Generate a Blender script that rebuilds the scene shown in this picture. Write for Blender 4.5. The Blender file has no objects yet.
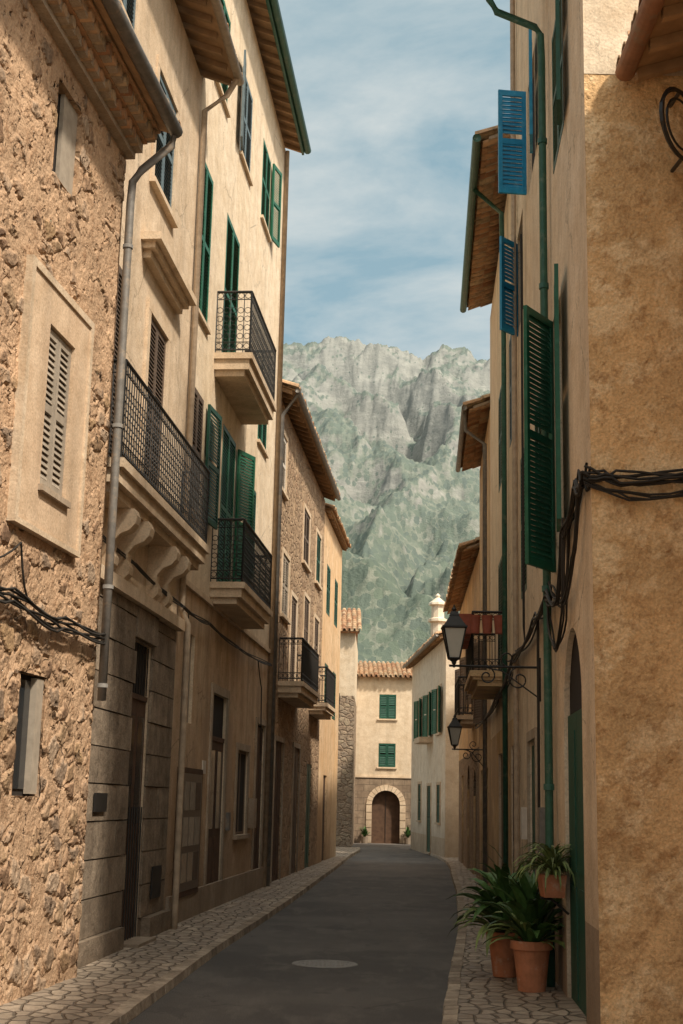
import bpy, math, random
from mathutils import Vector, Matrix, noise
random.seed(7)
C=bpy.context.collection
# ------------------------------------------------------------------ materials
class NT:
    def __init__(s,name):
        s.m=bpy.data.materials.new(name); s.m.use_nodes=True; s.t=s.m.node_tree
        s.b=s.t.nodes['Principled BSDF']; s.out=s.t.nodes['Material Output']
        s.co=s.n('ShaderNodeTexCoord').outputs['Object']
    def n(s,ty,**k):
        x=s.t.nodes.new(ty)
        for a,b in k.items(): setattr(x,a,b)
        return x
    def l(s,a,b): s.t.links.new(a,b)
    def map(s,sc,co=None,rot=None):
        m=s.n('ShaderNodeMapping'); s.l(co or s.co,m.inputs[0]); m.inputs['Scale'].default_value=sc
        if rot: m.inputs['Rotation'].default_value=rot
        return m.outputs[0]
    def noise(s,scale,detail=4,rough=.55,co=None,dist=0):
        x=s.n('ShaderNodeTexNoise'); s.l(co or s.co,x.inputs['Vector'])
        x.inputs['Scale'].default_value=scale; x.inputs['Detail'].default_value=min(detail,5)
        x.inputs['Roughness'].default_value=rough; x.inputs['Distortion'].default_value=dist
        return x.outputs[0]
    def ramp(s,f,stops):
        r=s.n('ShaderNodeValToRGB'); s.l(f,r.inputs[0]); e=r.color_ramp.elements
        while len(e)<len(stops): e.new(.5)
        for i,(p,c) in enumerate(stops):
            e[i].position=p; e[i].color=(c,c,c,1) if not hasattr(c,'__len__') else (*c,1)
        return r.outputs[0]
    def mix(s,f,a,b,mode='MIX'):
        m=s.n('ShaderNodeMix',data_type='RGBA',blend_type=mode)
        for sock,v in ((m.inputs[0],f),(m.inputs[6],a),(m.inputs[7],b)):
            if isinstance(v,(int,float)): sock.default_value=v
            elif isinstance(v,(tuple,list)): sock.default_value=(*v,1)
            else: s.l(v,sock)
        return m.outputs[2]
    def math(s,op,a,b=0.0,c=None):
        m=s.n('ShaderNodeMath',operation=op)
        for i,v in enumerate((a,b)+((c,) if c is not None else ())):
            if isinstance(v,(int,float)): m.inputs[i].default_value=v
            else: s.l(v,m.inputs[i])
        return m.outputs[0]
    def sep(s,v):
        x=s.n('ShaderNodeSeparateXYZ'); s.l(v,x.inputs[0]); return x.outputs
    def comb(s,x,y,z):
        c=s.n('ShaderNodeCombineXYZ')
        for i,v in enumerate((x,y,z)):
            if isinstance(v,(int,float)): c.inputs[i].default_value=v
            else: s.l(v,c.inputs[i])
        return c.outputs[0]
    def bump(s,h,st,dist,prev=None):
        b=s.n('ShaderNodeBump'); s.l(h,b.inputs['Height']); b.inputs['Strength'].default_value=st
        b.inputs['Distance'].default_value=dist
        if prev: s.l(prev,b.inputs['Normal'])
        return b.outputs[0]
    def fin(s,col,rough=.85,nor=None,metal=0,spec=.3):
        if isinstance(col,(tuple,list)): s.b.inputs['Base Color'].default_value=(*col,1)
        else: s.l(col,s.b.inputs['Base Color'])
        if isinstance(rough,(int,float)): s.b.inputs['Roughness'].default_value=rough
        else: s.l(rough,s.b.inputs['Roughness'])
        s.b.inputs['Metallic'].default_value=metal
        s.b.inputs['Specular IOR Level'].default_value=spec
        if nor: s.l(nor,s.b.inputs['Normal'])
        return s.m
def mul(a,k): return tuple(x*k for x in a)

def plaster(name,c1,c2,stain=.5,patch=None,bump=.55,grime=1.0,crack=.6):
    s=NT(name)
    a=s.noise(.55,4,.6,dist=.4); b=s.noise(3.2,5,.68)
    col=s.mix(s.ramp(a,[(.35,0),(.65,1)]),c1,c2)
    col=s.mix(s.ramp(b,[(.38,.0),(.72,.65)]),col,(c1[0]*.70,c1[1]*.63,c1[2]*.54))
    if patch:
        pm=s.ramp(s.noise(.9,5,.62,co=s.map((1,1,.8))),[(.50,0),(.56,1)])
        col=s.mix(pm,col,patch)
    st=s.ramp(s.noise(1.0,4,.6,co=s.map((2.6,2.6,.22))),[(.46,0),(.72,stain)])
    col=s.mix(st,col,mul(c1,.4))
    if crack:
        vm=s.n('ShaderNodeVectorMath',operation='MULTIPLY_ADD'); s.l(b,vm.inputs[0]); vm.inputs[1].default_value=(.5,.5,.5); s.l(s.co,vm.inputs[2])
        v=s.n('ShaderNodeTexVoronoi',feature='DISTANCE_TO_EDGE'); s.l(vm.outputs[0],v.inputs['Vector']); v.inputs['Scale'].default_value=.8
        cm=s.math('MULTIPLY',s.ramp(v.outputs['Distance'],[(.003,1),(.012,0)]),s.ramp(a,[(.48,0),(.56,crack)]))
        col=s.mix(cm,col,mul(c1,.3))
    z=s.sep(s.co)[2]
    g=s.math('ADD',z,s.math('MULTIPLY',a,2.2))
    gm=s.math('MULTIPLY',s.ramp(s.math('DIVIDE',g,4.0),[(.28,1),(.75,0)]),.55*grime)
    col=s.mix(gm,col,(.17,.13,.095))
    sp=s.ramp(s.noise(45,2,.6),[(.3,.82),(.6,1.05)])
    col=s.mix(1.0,col,sp,'MULTIPLY')
    h=s.math('ADD',s.math('MULTIPLY',s.noise(4.5,3,.6),1.0),s.math('MULTIPLY',s.noise(38,2,.6),.25))
    return s.fin(col,.93,s.bump(h,bump,.03),spec=.15)

def rubble(name,mort,stones,scale=4.2,cover=.45,disp=True,dd=.045,stone_h=.45,pit=.6,zc=0.0,patch=None,joint=.45):
    s=NT(name)
    w=s.n('ShaderNodeTexNoise'); s.l(s.co,w.inputs['Vector']); w.inputs['Scale'].default_value=3.5; w.inputs['Detail'].default_value=3
    vm=s.n('ShaderNodeVectorMath',operation='MULTIPLY_ADD'); s.l(w.outputs['Color'],vm.inputs[0]); vm.inputs[1].default_value=(.26,.26,.26); s.l(s.co,vm.inputs[2])
    co=s.map((1,1,1.5),vm.outputs[0])
    v=s.n('ShaderNodeTexVoronoi',feature='DISTANCE_TO_EDGE'); s.l(co,v.inputs['Vector']); v.inputs['Scale'].default_value=scale
    v2=s.n('ShaderNodeTexVoronoi',feature='F1'); s.l(co,v2.inputs['Vector']); v2.inputs['Scale'].default_value=scale
    rnd=s.sep(v2.outputs['Color'])
    edge=s.ramp(v.outputs['Distance'],[(.04,0),(.16,1)])
    cov=s.math('ADD',s.noise(1.1,5,.65),s.math('MULTIPLY',rnd[1],.5))
    if zc: cov=s.math('SUBTRACT',cov,s.math('MULTIPLY',s.sep(s.co)[2],zc))
    covm=s.ramp(cov,[(cover+.15,0),(cover+.24,1)])
    mask=s.math('MULTIPLY',edge,covm)
    sc=s.ramp(rnd[0],[(i/(len(stones)-1),c) for i,c in enumerate(stones)])
    sc=s.mix(s.ramp(s.noise(14,4,.7),[(.35,.6),(.7,0)]),sc,mul(stones[0],.42))
    mc=s.mix(s.ramp(s.noise(1.2,4,.6),[(.35,0),(.65,1)]),mort,mul(mort,.70))
    if patch: mc=s.mix(s.ramp(s.noise(2.1,5,.7),[(.50,0),(.60,.8)]),mc,patch)
    mc=s.mix(s.ramp(s.noise(7,5,.74),[(.50,0),(.68,.8)]),mc,(mort[0]*.48,mort[1]*.40,mort[2]*.34))
    col=s.mix(mask,mc,sc)
    jn=s.math('MULTIPLY',s.ramp(v.outputs['Distance'],[(.0,1),(.06,0)]),covm)
    col=s.mix(s.math('MULTIPLY',jn,joint),col,(.075,.05,.035))
    pits=s.ramp(s.noise(9,3,.6),[(.31,1),(.37,0)])
    col=s.mix(s.math('MULTIPLY',pits,pit),col,(.08,.055,.04))
    col=s.mix(1.0,col,s.ramp(s.noise(50,2),[(.3,.8),(.65,1.1)]),'MULTIPLY')
    hh=s.math('ADD',s.math('MULTIPLY',mask,stone_h),s.math('MULTIPLY',s.noise(3.5,5,.70),.8))
    hh=s.math('SUBTRACT',hh,s.math('MULTIPLY',jn,joint*.66)); hh=s.math('SUBTRACT',hh,s.math('MULTIPLY',pits,pit*.8))
    fine=s.noise(28,3,.65)
    m=s.fin(col,.94,s.bump(fine,.6,.016),spec=.12)
    if disp:
        d=s.n('ShaderNodeDisplacement'); s.l(hh,d.inputs['Height']); d.inputs['Scale'].default_value=dd; d.inputs['Midlevel'].default_value=.5
        s.l(d.outputs[0],s.out.inputs['Displacement']); m.displacement_method='BOTH'
    else:
        nb2=s.bump(hh,.9,.05); s.l(nb2,s.b.inputs['Normal'])
    return m

def ashlar(name,c1,c2,bw=.7,bh=.36,front=False,mortar=(.15,.12,.095)):
    s=NT(name); x=s.sep(s.co)
    w=s.n('ShaderNodeTexNoise'); s.l(s.co,w.inputs['Vector']); w.inputs['Scale'].default_value=1.7
    n=s.sep(w.outputs['Color'])
    u=s.math('ADD',x[0] if front else x[1],s.math('MULTIPLY',n[0],.10)); v=s.math('ADD',x[2],s.math('MULTIPLY',n[1],.08))
    b=s.n('ShaderNodeTexBrick'); s.l(s.comb(u,v,0),b.inputs['Vector']); b.inputs['Scale'].default_value=1
    b.inputs['Brick Width'].default_value=bw; b.inputs['Row Height'].default_value=bh; b.inputs['Mortar Size'].default_value=.012
    b.inputs['Mortar Smooth'].default_value=.4; b.inputs['Color1'].default_value=(*c1,1); b.inputs['Color2'].default_value=(*c2,1); b.inputs['Mortar'].default_value=(*mortar,1)
    col=s.mix(s.ramp(s.noise(3,5,.68),[(.35,.7),(.65,0)]),b.outputs[0],mul(c1,.5))
    col=s.mix(s.ramp(s.noise(1,4,.6,co=s.map((2.5,2.5,.3))),[(.45,0),(.7,.5)]),col,mul(c1,.45))
    col=s.mix(1.0,col,s.ramp(s.noise(40,2),[(.3,.8),(.65,1.08)]),'MULTIPLY')
    h=s.math('SUBTRACT',s.math('MULTIPLY',s.noise(11,4,.65),.5),b.outputs['Fac'])
    return s.fin(col,.92,s.bump(h,.7,.02),spec=.15)

def blockstone(name,c1,c2):
    s=NT(name); g=s.n('ShaderNodeNewGeometry')
    c=s.mix(g.outputs['Random Per Island'],c1,c2)
    c=s.mix(s.ramp(s.noise(3,5,.7),[(.35,.7),(.62,0)]),c,mul(c1,.5)); c=s.mix(s.ramp(s.noise(1,4,.6,co=s.map((2.5,2.5,.3))),[(.45,0),(.7,.55)]),c,mul(c1,.4))
    c=s.mix(1.0,c,s.ramp(s.noise(40,2),[(.3,.78),(.65,1.1)]),'MULTIPLY')
    return s.fin(c,.92,s.bump(s.noise(9,4,.68),.8,.03),spec=.15)

def simple(name,c,rough=.6,var=.25,scale=9,metal=0,bump=.15,spec=.35,rand=0,wear=None):
    s=NT(name)
    col=s.mix(s.ramp(s.noise(scale,4,.6),[(.3,1),(.7,0)]),c,mul(c,1-var))
    if wear: col=s.mix(s.ramp(s.noise(5,5,.7),[(.55,0),(.66,.8)]),col,wear)
    if rand:
        g=s.n('ShaderNodeNewGeometry'); r=s.ramp(g.outputs['Random Per Island'],[(0,1-rand),(1,1+rand)])
        col=s.mix(1.0,col,r,'MULTIPLY')
    return s.fin(col,rough,s.bump(s.noise(scale*4,2),bump,.01),metal=metal,spec=spec)

def tilemat(name):
    s=NT(name); g=s.n('ShaderNodeNewGeometry')
    c=s.ramp(g.outputs['Random Per Island'],[(0,(.32,.15,.08)),(.3,(.48,.27,.15)),(.6,(.58,.37,.22)),(.85,(.42,.30,.19)),(1,(.62,.46,.30))])
    c=s.mix(s.ramp(s.noise(7,5,.7),[(.45,0),(.62,.65)]),c,(.17,.14,.10))
    c=s.mix(s.ramp(s.noise(23,3,.6),[(.6,0),(.7,.6)]),c,(.42,.37,.20))
    return s.fin(c,.9,s.bump(s.noise(30,3),.4,.01),spec=.15)

M={}
M['L1']=rubble('rubble_render',(.60,.405,.26),[(.24,.15,.095),(.40,.26,.165),(.56,.42,.30),(.30,.22,.16),(.52,.35,.20),(.19,.12,.08)],3.9,.50,stone_h=.3,zc=.022,pit=.8)
M['R1']=rubble('ochre_render',(.82,.53,.27),[(.78,.50,.25),(.72,.46,.23),(.80,.55,.31),(.76,.50,.27)],2.6,.90,dd=.032,stone_h=.0,pit=.18,patch=(.86,.64,.39),joint=.0)
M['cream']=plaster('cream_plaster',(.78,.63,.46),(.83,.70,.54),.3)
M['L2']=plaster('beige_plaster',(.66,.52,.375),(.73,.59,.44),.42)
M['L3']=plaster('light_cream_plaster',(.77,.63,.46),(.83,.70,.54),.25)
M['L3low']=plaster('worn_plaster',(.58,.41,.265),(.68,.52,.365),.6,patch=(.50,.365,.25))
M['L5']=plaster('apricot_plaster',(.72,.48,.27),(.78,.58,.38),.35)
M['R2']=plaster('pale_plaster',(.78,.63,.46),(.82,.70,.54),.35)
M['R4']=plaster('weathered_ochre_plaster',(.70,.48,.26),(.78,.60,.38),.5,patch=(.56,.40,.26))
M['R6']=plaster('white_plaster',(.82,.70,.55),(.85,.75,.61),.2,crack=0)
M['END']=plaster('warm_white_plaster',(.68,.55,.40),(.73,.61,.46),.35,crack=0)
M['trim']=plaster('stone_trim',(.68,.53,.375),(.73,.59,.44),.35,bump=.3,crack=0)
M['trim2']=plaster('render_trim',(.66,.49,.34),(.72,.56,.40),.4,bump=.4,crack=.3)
M['L4']=rubble('brown_rubble',(.54,.38,.245),[(.42,.27,.17),(.54,.39,.26),(.33,.23,.155),(.58,.43,.29)],3.8,.38,disp=False)
M['stone2']=rubble('grey_rubble',(.40,.30,.215),[(.32,.23,.165),(.46,.36,.26),(.30,.24,.185),(.50,.40,.28)],3.4,.2,disp=False)
M['ash']=ashlar('grey_ashlar',(.28,.22,.165),(.36,.29,.22),.95,.40)
M['block']=blockstone('grey_block_stone',(.27,.21,.155),(.40,.32,.24))
M['ashf']=ashlar('brown_ashlar_front',(.28,.205,.145),(.35,.265,.185),.55,.30,front=True)
M['concrete']=plaster('aged_concrete',(.44,.35,.265),(.53,.44,.34),.5,bump=.3,crack=0)
M['tile']=tilemat('canal_tile')
M['green']=simple('green_paint',(.018,.135,.075),.5,.35,rand=.12,wear=(.05,.18,.12))
M['dgreen']=simple('dark_green_paint',(.017,.085,.055),.5,.3,rand=.12)
M['pgreen']=simple('pipe_green_paint',(.04,.13,.088),.45,.4,wear=(.12,.17,.12))
M['blue']=simple('blue_paint',(.03,.31,.56),.45,.25,rand=.08,wear=(.12,.38,.55))
M['bluegrey']=simple('blue_grey_paint',(.13,.18,.20),.55,.25,rand=.1)
M['brown']=simple('brown_paint',(.15,.105,.075),.6,.3,rand=.12)
M['greywood']=simple('grey_wood',(.40,.34,.27),.7,.3,rand=.15)
M['white']=simple('off_white_paint',(.68,.62,.54),.6,.2)
M['wood']=simple('old_wood',(.11,.06,.035),.75,.45,scale=5,rand=.2)
M['eavewood']=simple('eave_timber',(.46,.29,.16),.8,.4,scale=4,rand=.25)
M['iron']=simple('wrought_iron',(.018,.017,.016),.5,.3,spec=.5)
M['zinc']=simple('zinc_pipe',(.24,.225,.205),.55,.4,metal=.15,wear=(.34,.27,.20))
M['cpipe']=simple('terracotta_gutter',(.40,.20,.12),.7,.4,wear=(.28,.22,.16))
M['plpipe']=simple('beige_pipe',(.50,.385,.275),.6,.35)
M['cable']=simple('black_cable',(.03,.026,.022),.6,.2)
M['terra']=simple('terracotta_pot',(.50,.20,.10),.8,.3,wear=(.50,.32,.22))
M['redpot']=simple('red_planter',(.42,.12,.075),.7,.3)
M['soil']=simple('soil',(.05,.035,.025),.95,.3)
M['void']=simple('dark_interior',(.03,.025,.022),.9,.1)
M['glass']=simple('window_glass',(.03,.035,.04),.08,.1,bump=0.02,spec=.6)
M['lglass']=simple('lantern_glass',(.50,.49,.44),.15,.1,bump=0.02,spec=.5)
M['leaf']=simple('leaf',(.065,.14,.038),.42,.4,rand=.5)
M['leaf2']=simple('pale_leaf',(.20,.26,.085),.5,.35,rand=.45)
M['board']=simple('notice_board',(.16,.12,.09),.4,.3)
M['steel']=simple('cast_iron_cover',(.30,.29,.27),.6,.35,scale=30,metal=.1)
# ------------------------------------------------------------------ mesh builder
class MB:
    def __init__(s): s.v=[];s.f=[];s.mi=[];s.mats=[]
    def m(s,k):
        if k not in s.mats: s.mats.append(k)
        return s.mats.index(k)
    def face(s,pts,k):
        i=len(s.v); s.v+=[tuple(p) for p in pts]; s.f.append(tuple(range(i,i+len(pts)))); s.mi.append(s.m(k))
    def raw(s,vs,fs,k):
        i=len(s.v); s.v+=[tuple(p) for p in vs]; q=s.m(k)
        for f in fs: s.f.append(tuple(i+j for j in f)); s.mi.append(q)
    def box(s,P,k):
        s.raw(P,[(3,2,1,0),(4,5,6,7),(0,1,5,4),(1,2,6,5),(2,3,7,6),(3,0,4,7)],k)
    def obj(s,name,parent=None,smooth=False):
        me=bpy.data.meshes.new(name); me.from_pydata(s.v,[],s.f)
        for k in s.mats: me.materials.append(M[k])
        me.polygons.foreach_set('material_index',s.mi)
        if smooth: me.polygons.foreach_set('use_smooth',[True]*len(s.f))
        me.update(); o=bpy.data.objects.new(name,me); C.objects.link(o)
        if parent: o.parent=parent; o.location=-parent.location
        return o
def empty(name,loc=(0,0,0)):
    e=bpy.data.objects.new(name,None); e.location=loc; e.empty_display_size=.3; C.objects.link(e); return e
class Fr:
    def __init__(s,o,d,side):
        s.o=o; s.d=d; L=math.hypot(*d); s.u=(d[0]/L,d[1]/L); s.n=(s.u[1]*side,-s.u[0]*side)
    def p(s,a,o,z): return (s.o[0]+s.d[0]*a+s.n[0]*o, s.o[1]+s.d[1]*a+s.n[1]*o, z)
FL1=Fr((-4.24,0),(.13,1),1); FL=Fr((-3.93,0),(.087,1),1); FR=Fr((1.33,0),(.0638,1),-1)
FR4=Fr((1.90,0),(.0464,1),-1); FR1=Fr((0,10.65),(1,0),1)
def fb(mb,fr,a0,a1,o0,o1,z0,z1,k):
    mb.box([fr.p(a0,o0,z0),fr.p(a1,o0,z0),fr.p(a1,o1,z0),fr.p(a0,o1,z0),fr.p(a0,o0,z1),fr.p(a1,o0,z1),fr.p(a1,o1,z1),fr.p(a0,o1,z1)],k)
def facade(mb,fr,s0,s1,z0,z1,ops,k,cell=None,bands=None):
    ss=sorted({s0,s1,*[o[0] for o in ops],*[o[1] for o in ops]}); zs=sorted({z0,z1,*[o[2] for o in ops],*[o[3] for o in ops],*([b[0] for b in bands] if bands else [])})
    ss=[x for x in ss if s0<=x<=s1]; zs=[x for x in zs if z0<=x<=z1]
    for i in range(len(ss)-1):
        for j in range(len(zs)-1):
            a,b,c,d=ss[i],ss[i+1],zs[j],zs[j+1]; ma,mz=(a+b)/2,(c+d)/2
            if any(o[0]<ma<o[1] and o[2]<mz<o[3] for o in ops): continue
            kk=k
            if bands:
                for zt,bk in bands:
                    if mz<zt: kk=bk; break
            if not cell: mb.face([fr.p(a,0,c),fr.p(b,0,c),fr.p(b,0,d),fr.p(a,0,d)],kk)
            else:
                na=max(1,round((b-a)/cell)); nz=max(1,round((d-c)/cell)); base=len(mb.v); q=mb.m(kk)
                for y in range(nz+1):
                    for x in range(na+1): mb.v.append(fr.p(a+(b-a)*x/na,0,c+(d-c)*y/nz))
                for y in range(nz):
                    for x in range(na):
                        t=base+y*(na+1)+x; mb.f.append((t,t+1,t+na+2,t+na+1)); mb.mi.append(q)
    for o in ops:
        a,b,c,d,dp,bk=o[:6]; rk=o[6] if len(o)>6 else k
        mb.face([fr.p(a,0,c),fr.p(a,-dp,c),fr.p(a,-dp,d),fr.p(a,0,d)],rk)
        mb.face([fr.p(b,0,c),fr.p(b,-dp,c),fr.p(b,-dp,d),fr.p(b,0,d)],rk)
        mb.face([fr.p(a,0,d),fr.p(b,0,d),fr.p(b,-dp,d),fr.p(a,-dp,d)],rk)
        mb.face([fr.p(a,0,c),fr.p(b,0,c),fr.p(b,-dp,c),fr.p(a,-dp,c)],rk)
        mb.face([fr.p(a,-dp,c),fr.p(b,-dp,c),fr.p(b,-dp,d),fr.p(a,-dp,d)],bk)
def archfill(mb,fr,a,b,zt,k,depth=.25,o=-.002):
    R=(b-a)/2; c=(a+b)/2; N=14; zb=zt-R
    pts=[(c-R*math.cos(math.pi*i/N),zb+R*math.sin(math.pi*i/N)) for i in range(N+1)]
    for i in range(N):
        (x0,y0),(x1,y1)=pts[i],pts[i+1]
        mb.face([fr.p(x0,o,y0),fr.p(x1,o,y1),fr.p(x1,o,zt),fr.p(x0,o,zt)],k)
        mb.face([fr.p(x0,o,y0),fr.p(x1,o,y1),fr.p(x1,-depth,y1),fr.p(x0,-depth,y0)],k)
def archring(mb,fr,c,R,zb,w,k,o=.04,n=13):
    for i in range(n):
        t0=math.pi*i/n+.012; t1=math.pi*(i+1)/n-.012; P=[]
        for oo in (-.05,o):
            for t,r in ((t0,R),(t1,R),(t1,R+w),(t0,R+w)): P.append(fr.p(c-r*math.cos(t),oo,zb+r*math.sin(t)))
        mb.box(P,k)
def leaf(mb,P,wd,nd,w,h,k,step=.055,mid=True):
    def ob(a0,a1,n0,n1,z0,z1):
        Q=[]
        for z in (z0,z1):
            for a,n in ((a0,n0),(a1,n0),(a1,n1),(a0,n1)): Q.append((P[0]+wd[0]*a+nd[0]*n,P[1]+wd[1]*a+nd[1]*n,P[2]+z))
        mb.box(Q,k)
    st=min(.055,w*.16)
    ob(0,st,0,.04,0,h); ob(w-st,w,0,.04,0,h)
    for r in [0,h-.08]+([h*.5-.04] if mid and h>1 else []): ob(st,w-st,.002,.038,r,r+.08)
    z=.08; hh=step*1.02
    while z<h-.09-hh*.5:
        if not(mid and h>1 and abs(z-h*.5)<.06):
            prof=[(.004,z+hh),(.030,z),(.036,z+.006),(.010,z+hh+.006)]
            vs=[]
            for a in (st,w-st):
                for n,zz in prof: vs.append((P[0]+wd[0]*a+nd[0]*n,P[1]+wd[1]*a+nd[1]*n,P[2]+zz))
            mb.raw(vs,[(0,1,5,4),(1,2,6,5),(2,3,7,6),(3,0,4,7)],k)
        z+=step
def shut(mb,fr,a,b,z0,z1,k,o=-.035,n=2,step=.055):
    L=math.hypot(*fr.d); w=(b-a)*L/n
    for i in range(n):
        P=fr.p(a+(b-a)*i/n+.004,o,z0+.01); leaf(mb,P,fr.u,fr.n,w-.012,z1-z0-.02,k,step)
def shut_open(mb,fr,a,z0,z1,w,ang,k,step=.055,o=.03,flip=1):
    c,s=math.cos(ang),math.sin(ang); u=(fr.u[0]*flip*c+fr.n[0]*s,fr.u[1]*flip*c+fr.n[1]*s)
    nd=(-fr.u[0]*flip*s+fr.n[0]*c,-fr.u[1]*flip*s+fr.n[1]*c)
    leaf(mb,fr.p(a,o,z0),u,nd,w,z1-z0,k,step)
def tube(mb,pts,r,k,seg=8,caps=True):
    pts=[Vector(p) for p in pts]; rings=[]; n=len(pts)
    for i,p in enumerate(pts):
        t=(pts[min(i+1,n-1)]-pts[max(i-1,0)]).normalized()
        a=t.cross(Vector((0,0,1))) if abs(t.z)<.95 else t.cross(Vector((0,1,0))); a.normalize(); b=t.cross(a)
        rr=r[i] if hasattr(r,'__len__') else r
        rings.append([p+a*rr*math.cos(2*math.pi*j/seg)+b*rr*math.sin(2*math.pi*j/seg) for j in range(seg)])
    vs=[v for q in rings for v in q]; fs=[]
    for i in range(n-1):
        for j in range(seg): fs.append((i*seg+j,i*seg+(j+1)%seg,(i+1)*seg+(j+1)%seg,(i+1)*seg+j))
    if caps: fs+=[tuple(range(seg)),tuple((n-1)*seg+j for j in range(seg))]
    mb.raw(vs,fs,k)
def lathe(mb,cx,cy,prof,k,seg=20):
    vs=[];fs=[]
    for r,z in prof:
        for j in range(seg): vs.append((cx+r*math.cos(2*math.pi*j/seg),cy+r*math.sin(2*math.pi*j/seg),z))
    for i in range(len(prof)-1):
        for j in range(seg): fs.append((i*seg+j,i*seg+(j+1)%seg,(i+1)*seg+(j+1)%seg,(i+1)*seg+j))
    mb.raw(vs,fs,k)
def ring(mb,c,u,R,r,k,seg=12):
    c=Vector(c); u=Vector((u[0],u[1],0)); pts=[c+u*R*math.cos(2*math.pi*i/seg)+Vector((0,0,R*math.sin(2*math.pi*i/seg))) for i in range(seg+1)]
    tube(mb,pts,r,k,4,False)
def spiral(mb,c,u,R,turns,r,k,sgn=1,a0=0,n=26):
    c=Vector(c); u=Vector((u[0],u[1],0)); pts=[]
    for i in range(n+1):
        t=i/n; a=a0+sgn*turns*2*math.pi*t; q=R*(1-.8*t); pts.append(c+u*q*math.cos(a)+Vector((0,0,q*math.sin(a))))
    tube(mb,pts,r,k,5,False)
def rail(mb,A,B,z0,z1,k='iron',style=0,sp=.11):
    A=Vector((A[0],A[1],0));B=Vector((B[0],B[1],0)); L=(B-A).length; u=(B-A)/L; n=max(2,round(L/sp))
    def q(t,z): return (A.x+u.x*t,A.y+u.y*t,z)
    tube(mb,[q(0,z1),q(L,z1)],.022,k,6); tube(mb,[q(0,z0+.06),q(L,z0+.06)],.014,k,5); tube(mb,[q(0,z1-.13),q(L,z1-.13)],.009,k,5)
    tube(mb,[q(0,z0+.19),q(L,z0+.19)],.009,k,5)
    for i in range(n+1):
        t=L*i/n; tube(mb,[q(t,z0),q(t,z1)],.017 if i in(0,n) else .0075,k,5)
        if i<n:
            m=t+L/n/2
            ring(mb,q(m,z1-.065),u,min(.05,L/n*.42),.006,k,8); ring(mb,q(m,z0+.125),u,min(.05,L/n*.42),.006,k,8)
            if style==1:
                for f in (.28,.42,.56,.70): ring(mb,q(m,z0+(z1-z0)*f),u,L/n*.44,.006,k,8)
def balcony(par,fr,a0,a1,o,zb,zs,zt,style=0,slabk='trim'):
    mb=MB()
    fb(mb,fr,a0,a1,.0,o,zs-.10,zs,slabk); fb(mb,fr,a0+.04,a1-.04,.002,o-.05,zb+.10,zs-.10,slabk); fb(mb,fr,a0+.10,a1-.10,.003,o-.13,zb,zb+.10,slabk)
    mb.obj('balcony_slab',par)
    mb=MB(); e=.05
    rail(mb,fr.p(a0+e,0,0),fr.p(a0+e,o-e,0),zs,zt,'iron',style); rail(mb,fr.p(a0+e,o-e,0),fr.p(a1-e,o-e,0),zs,zt,'iron',style); rail(mb,fr.p(a1-e,0,0),fr.p(a1-e,o-e,0),zs,zt,'iron',style)
    mb.obj('balcony_railing',par)
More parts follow.
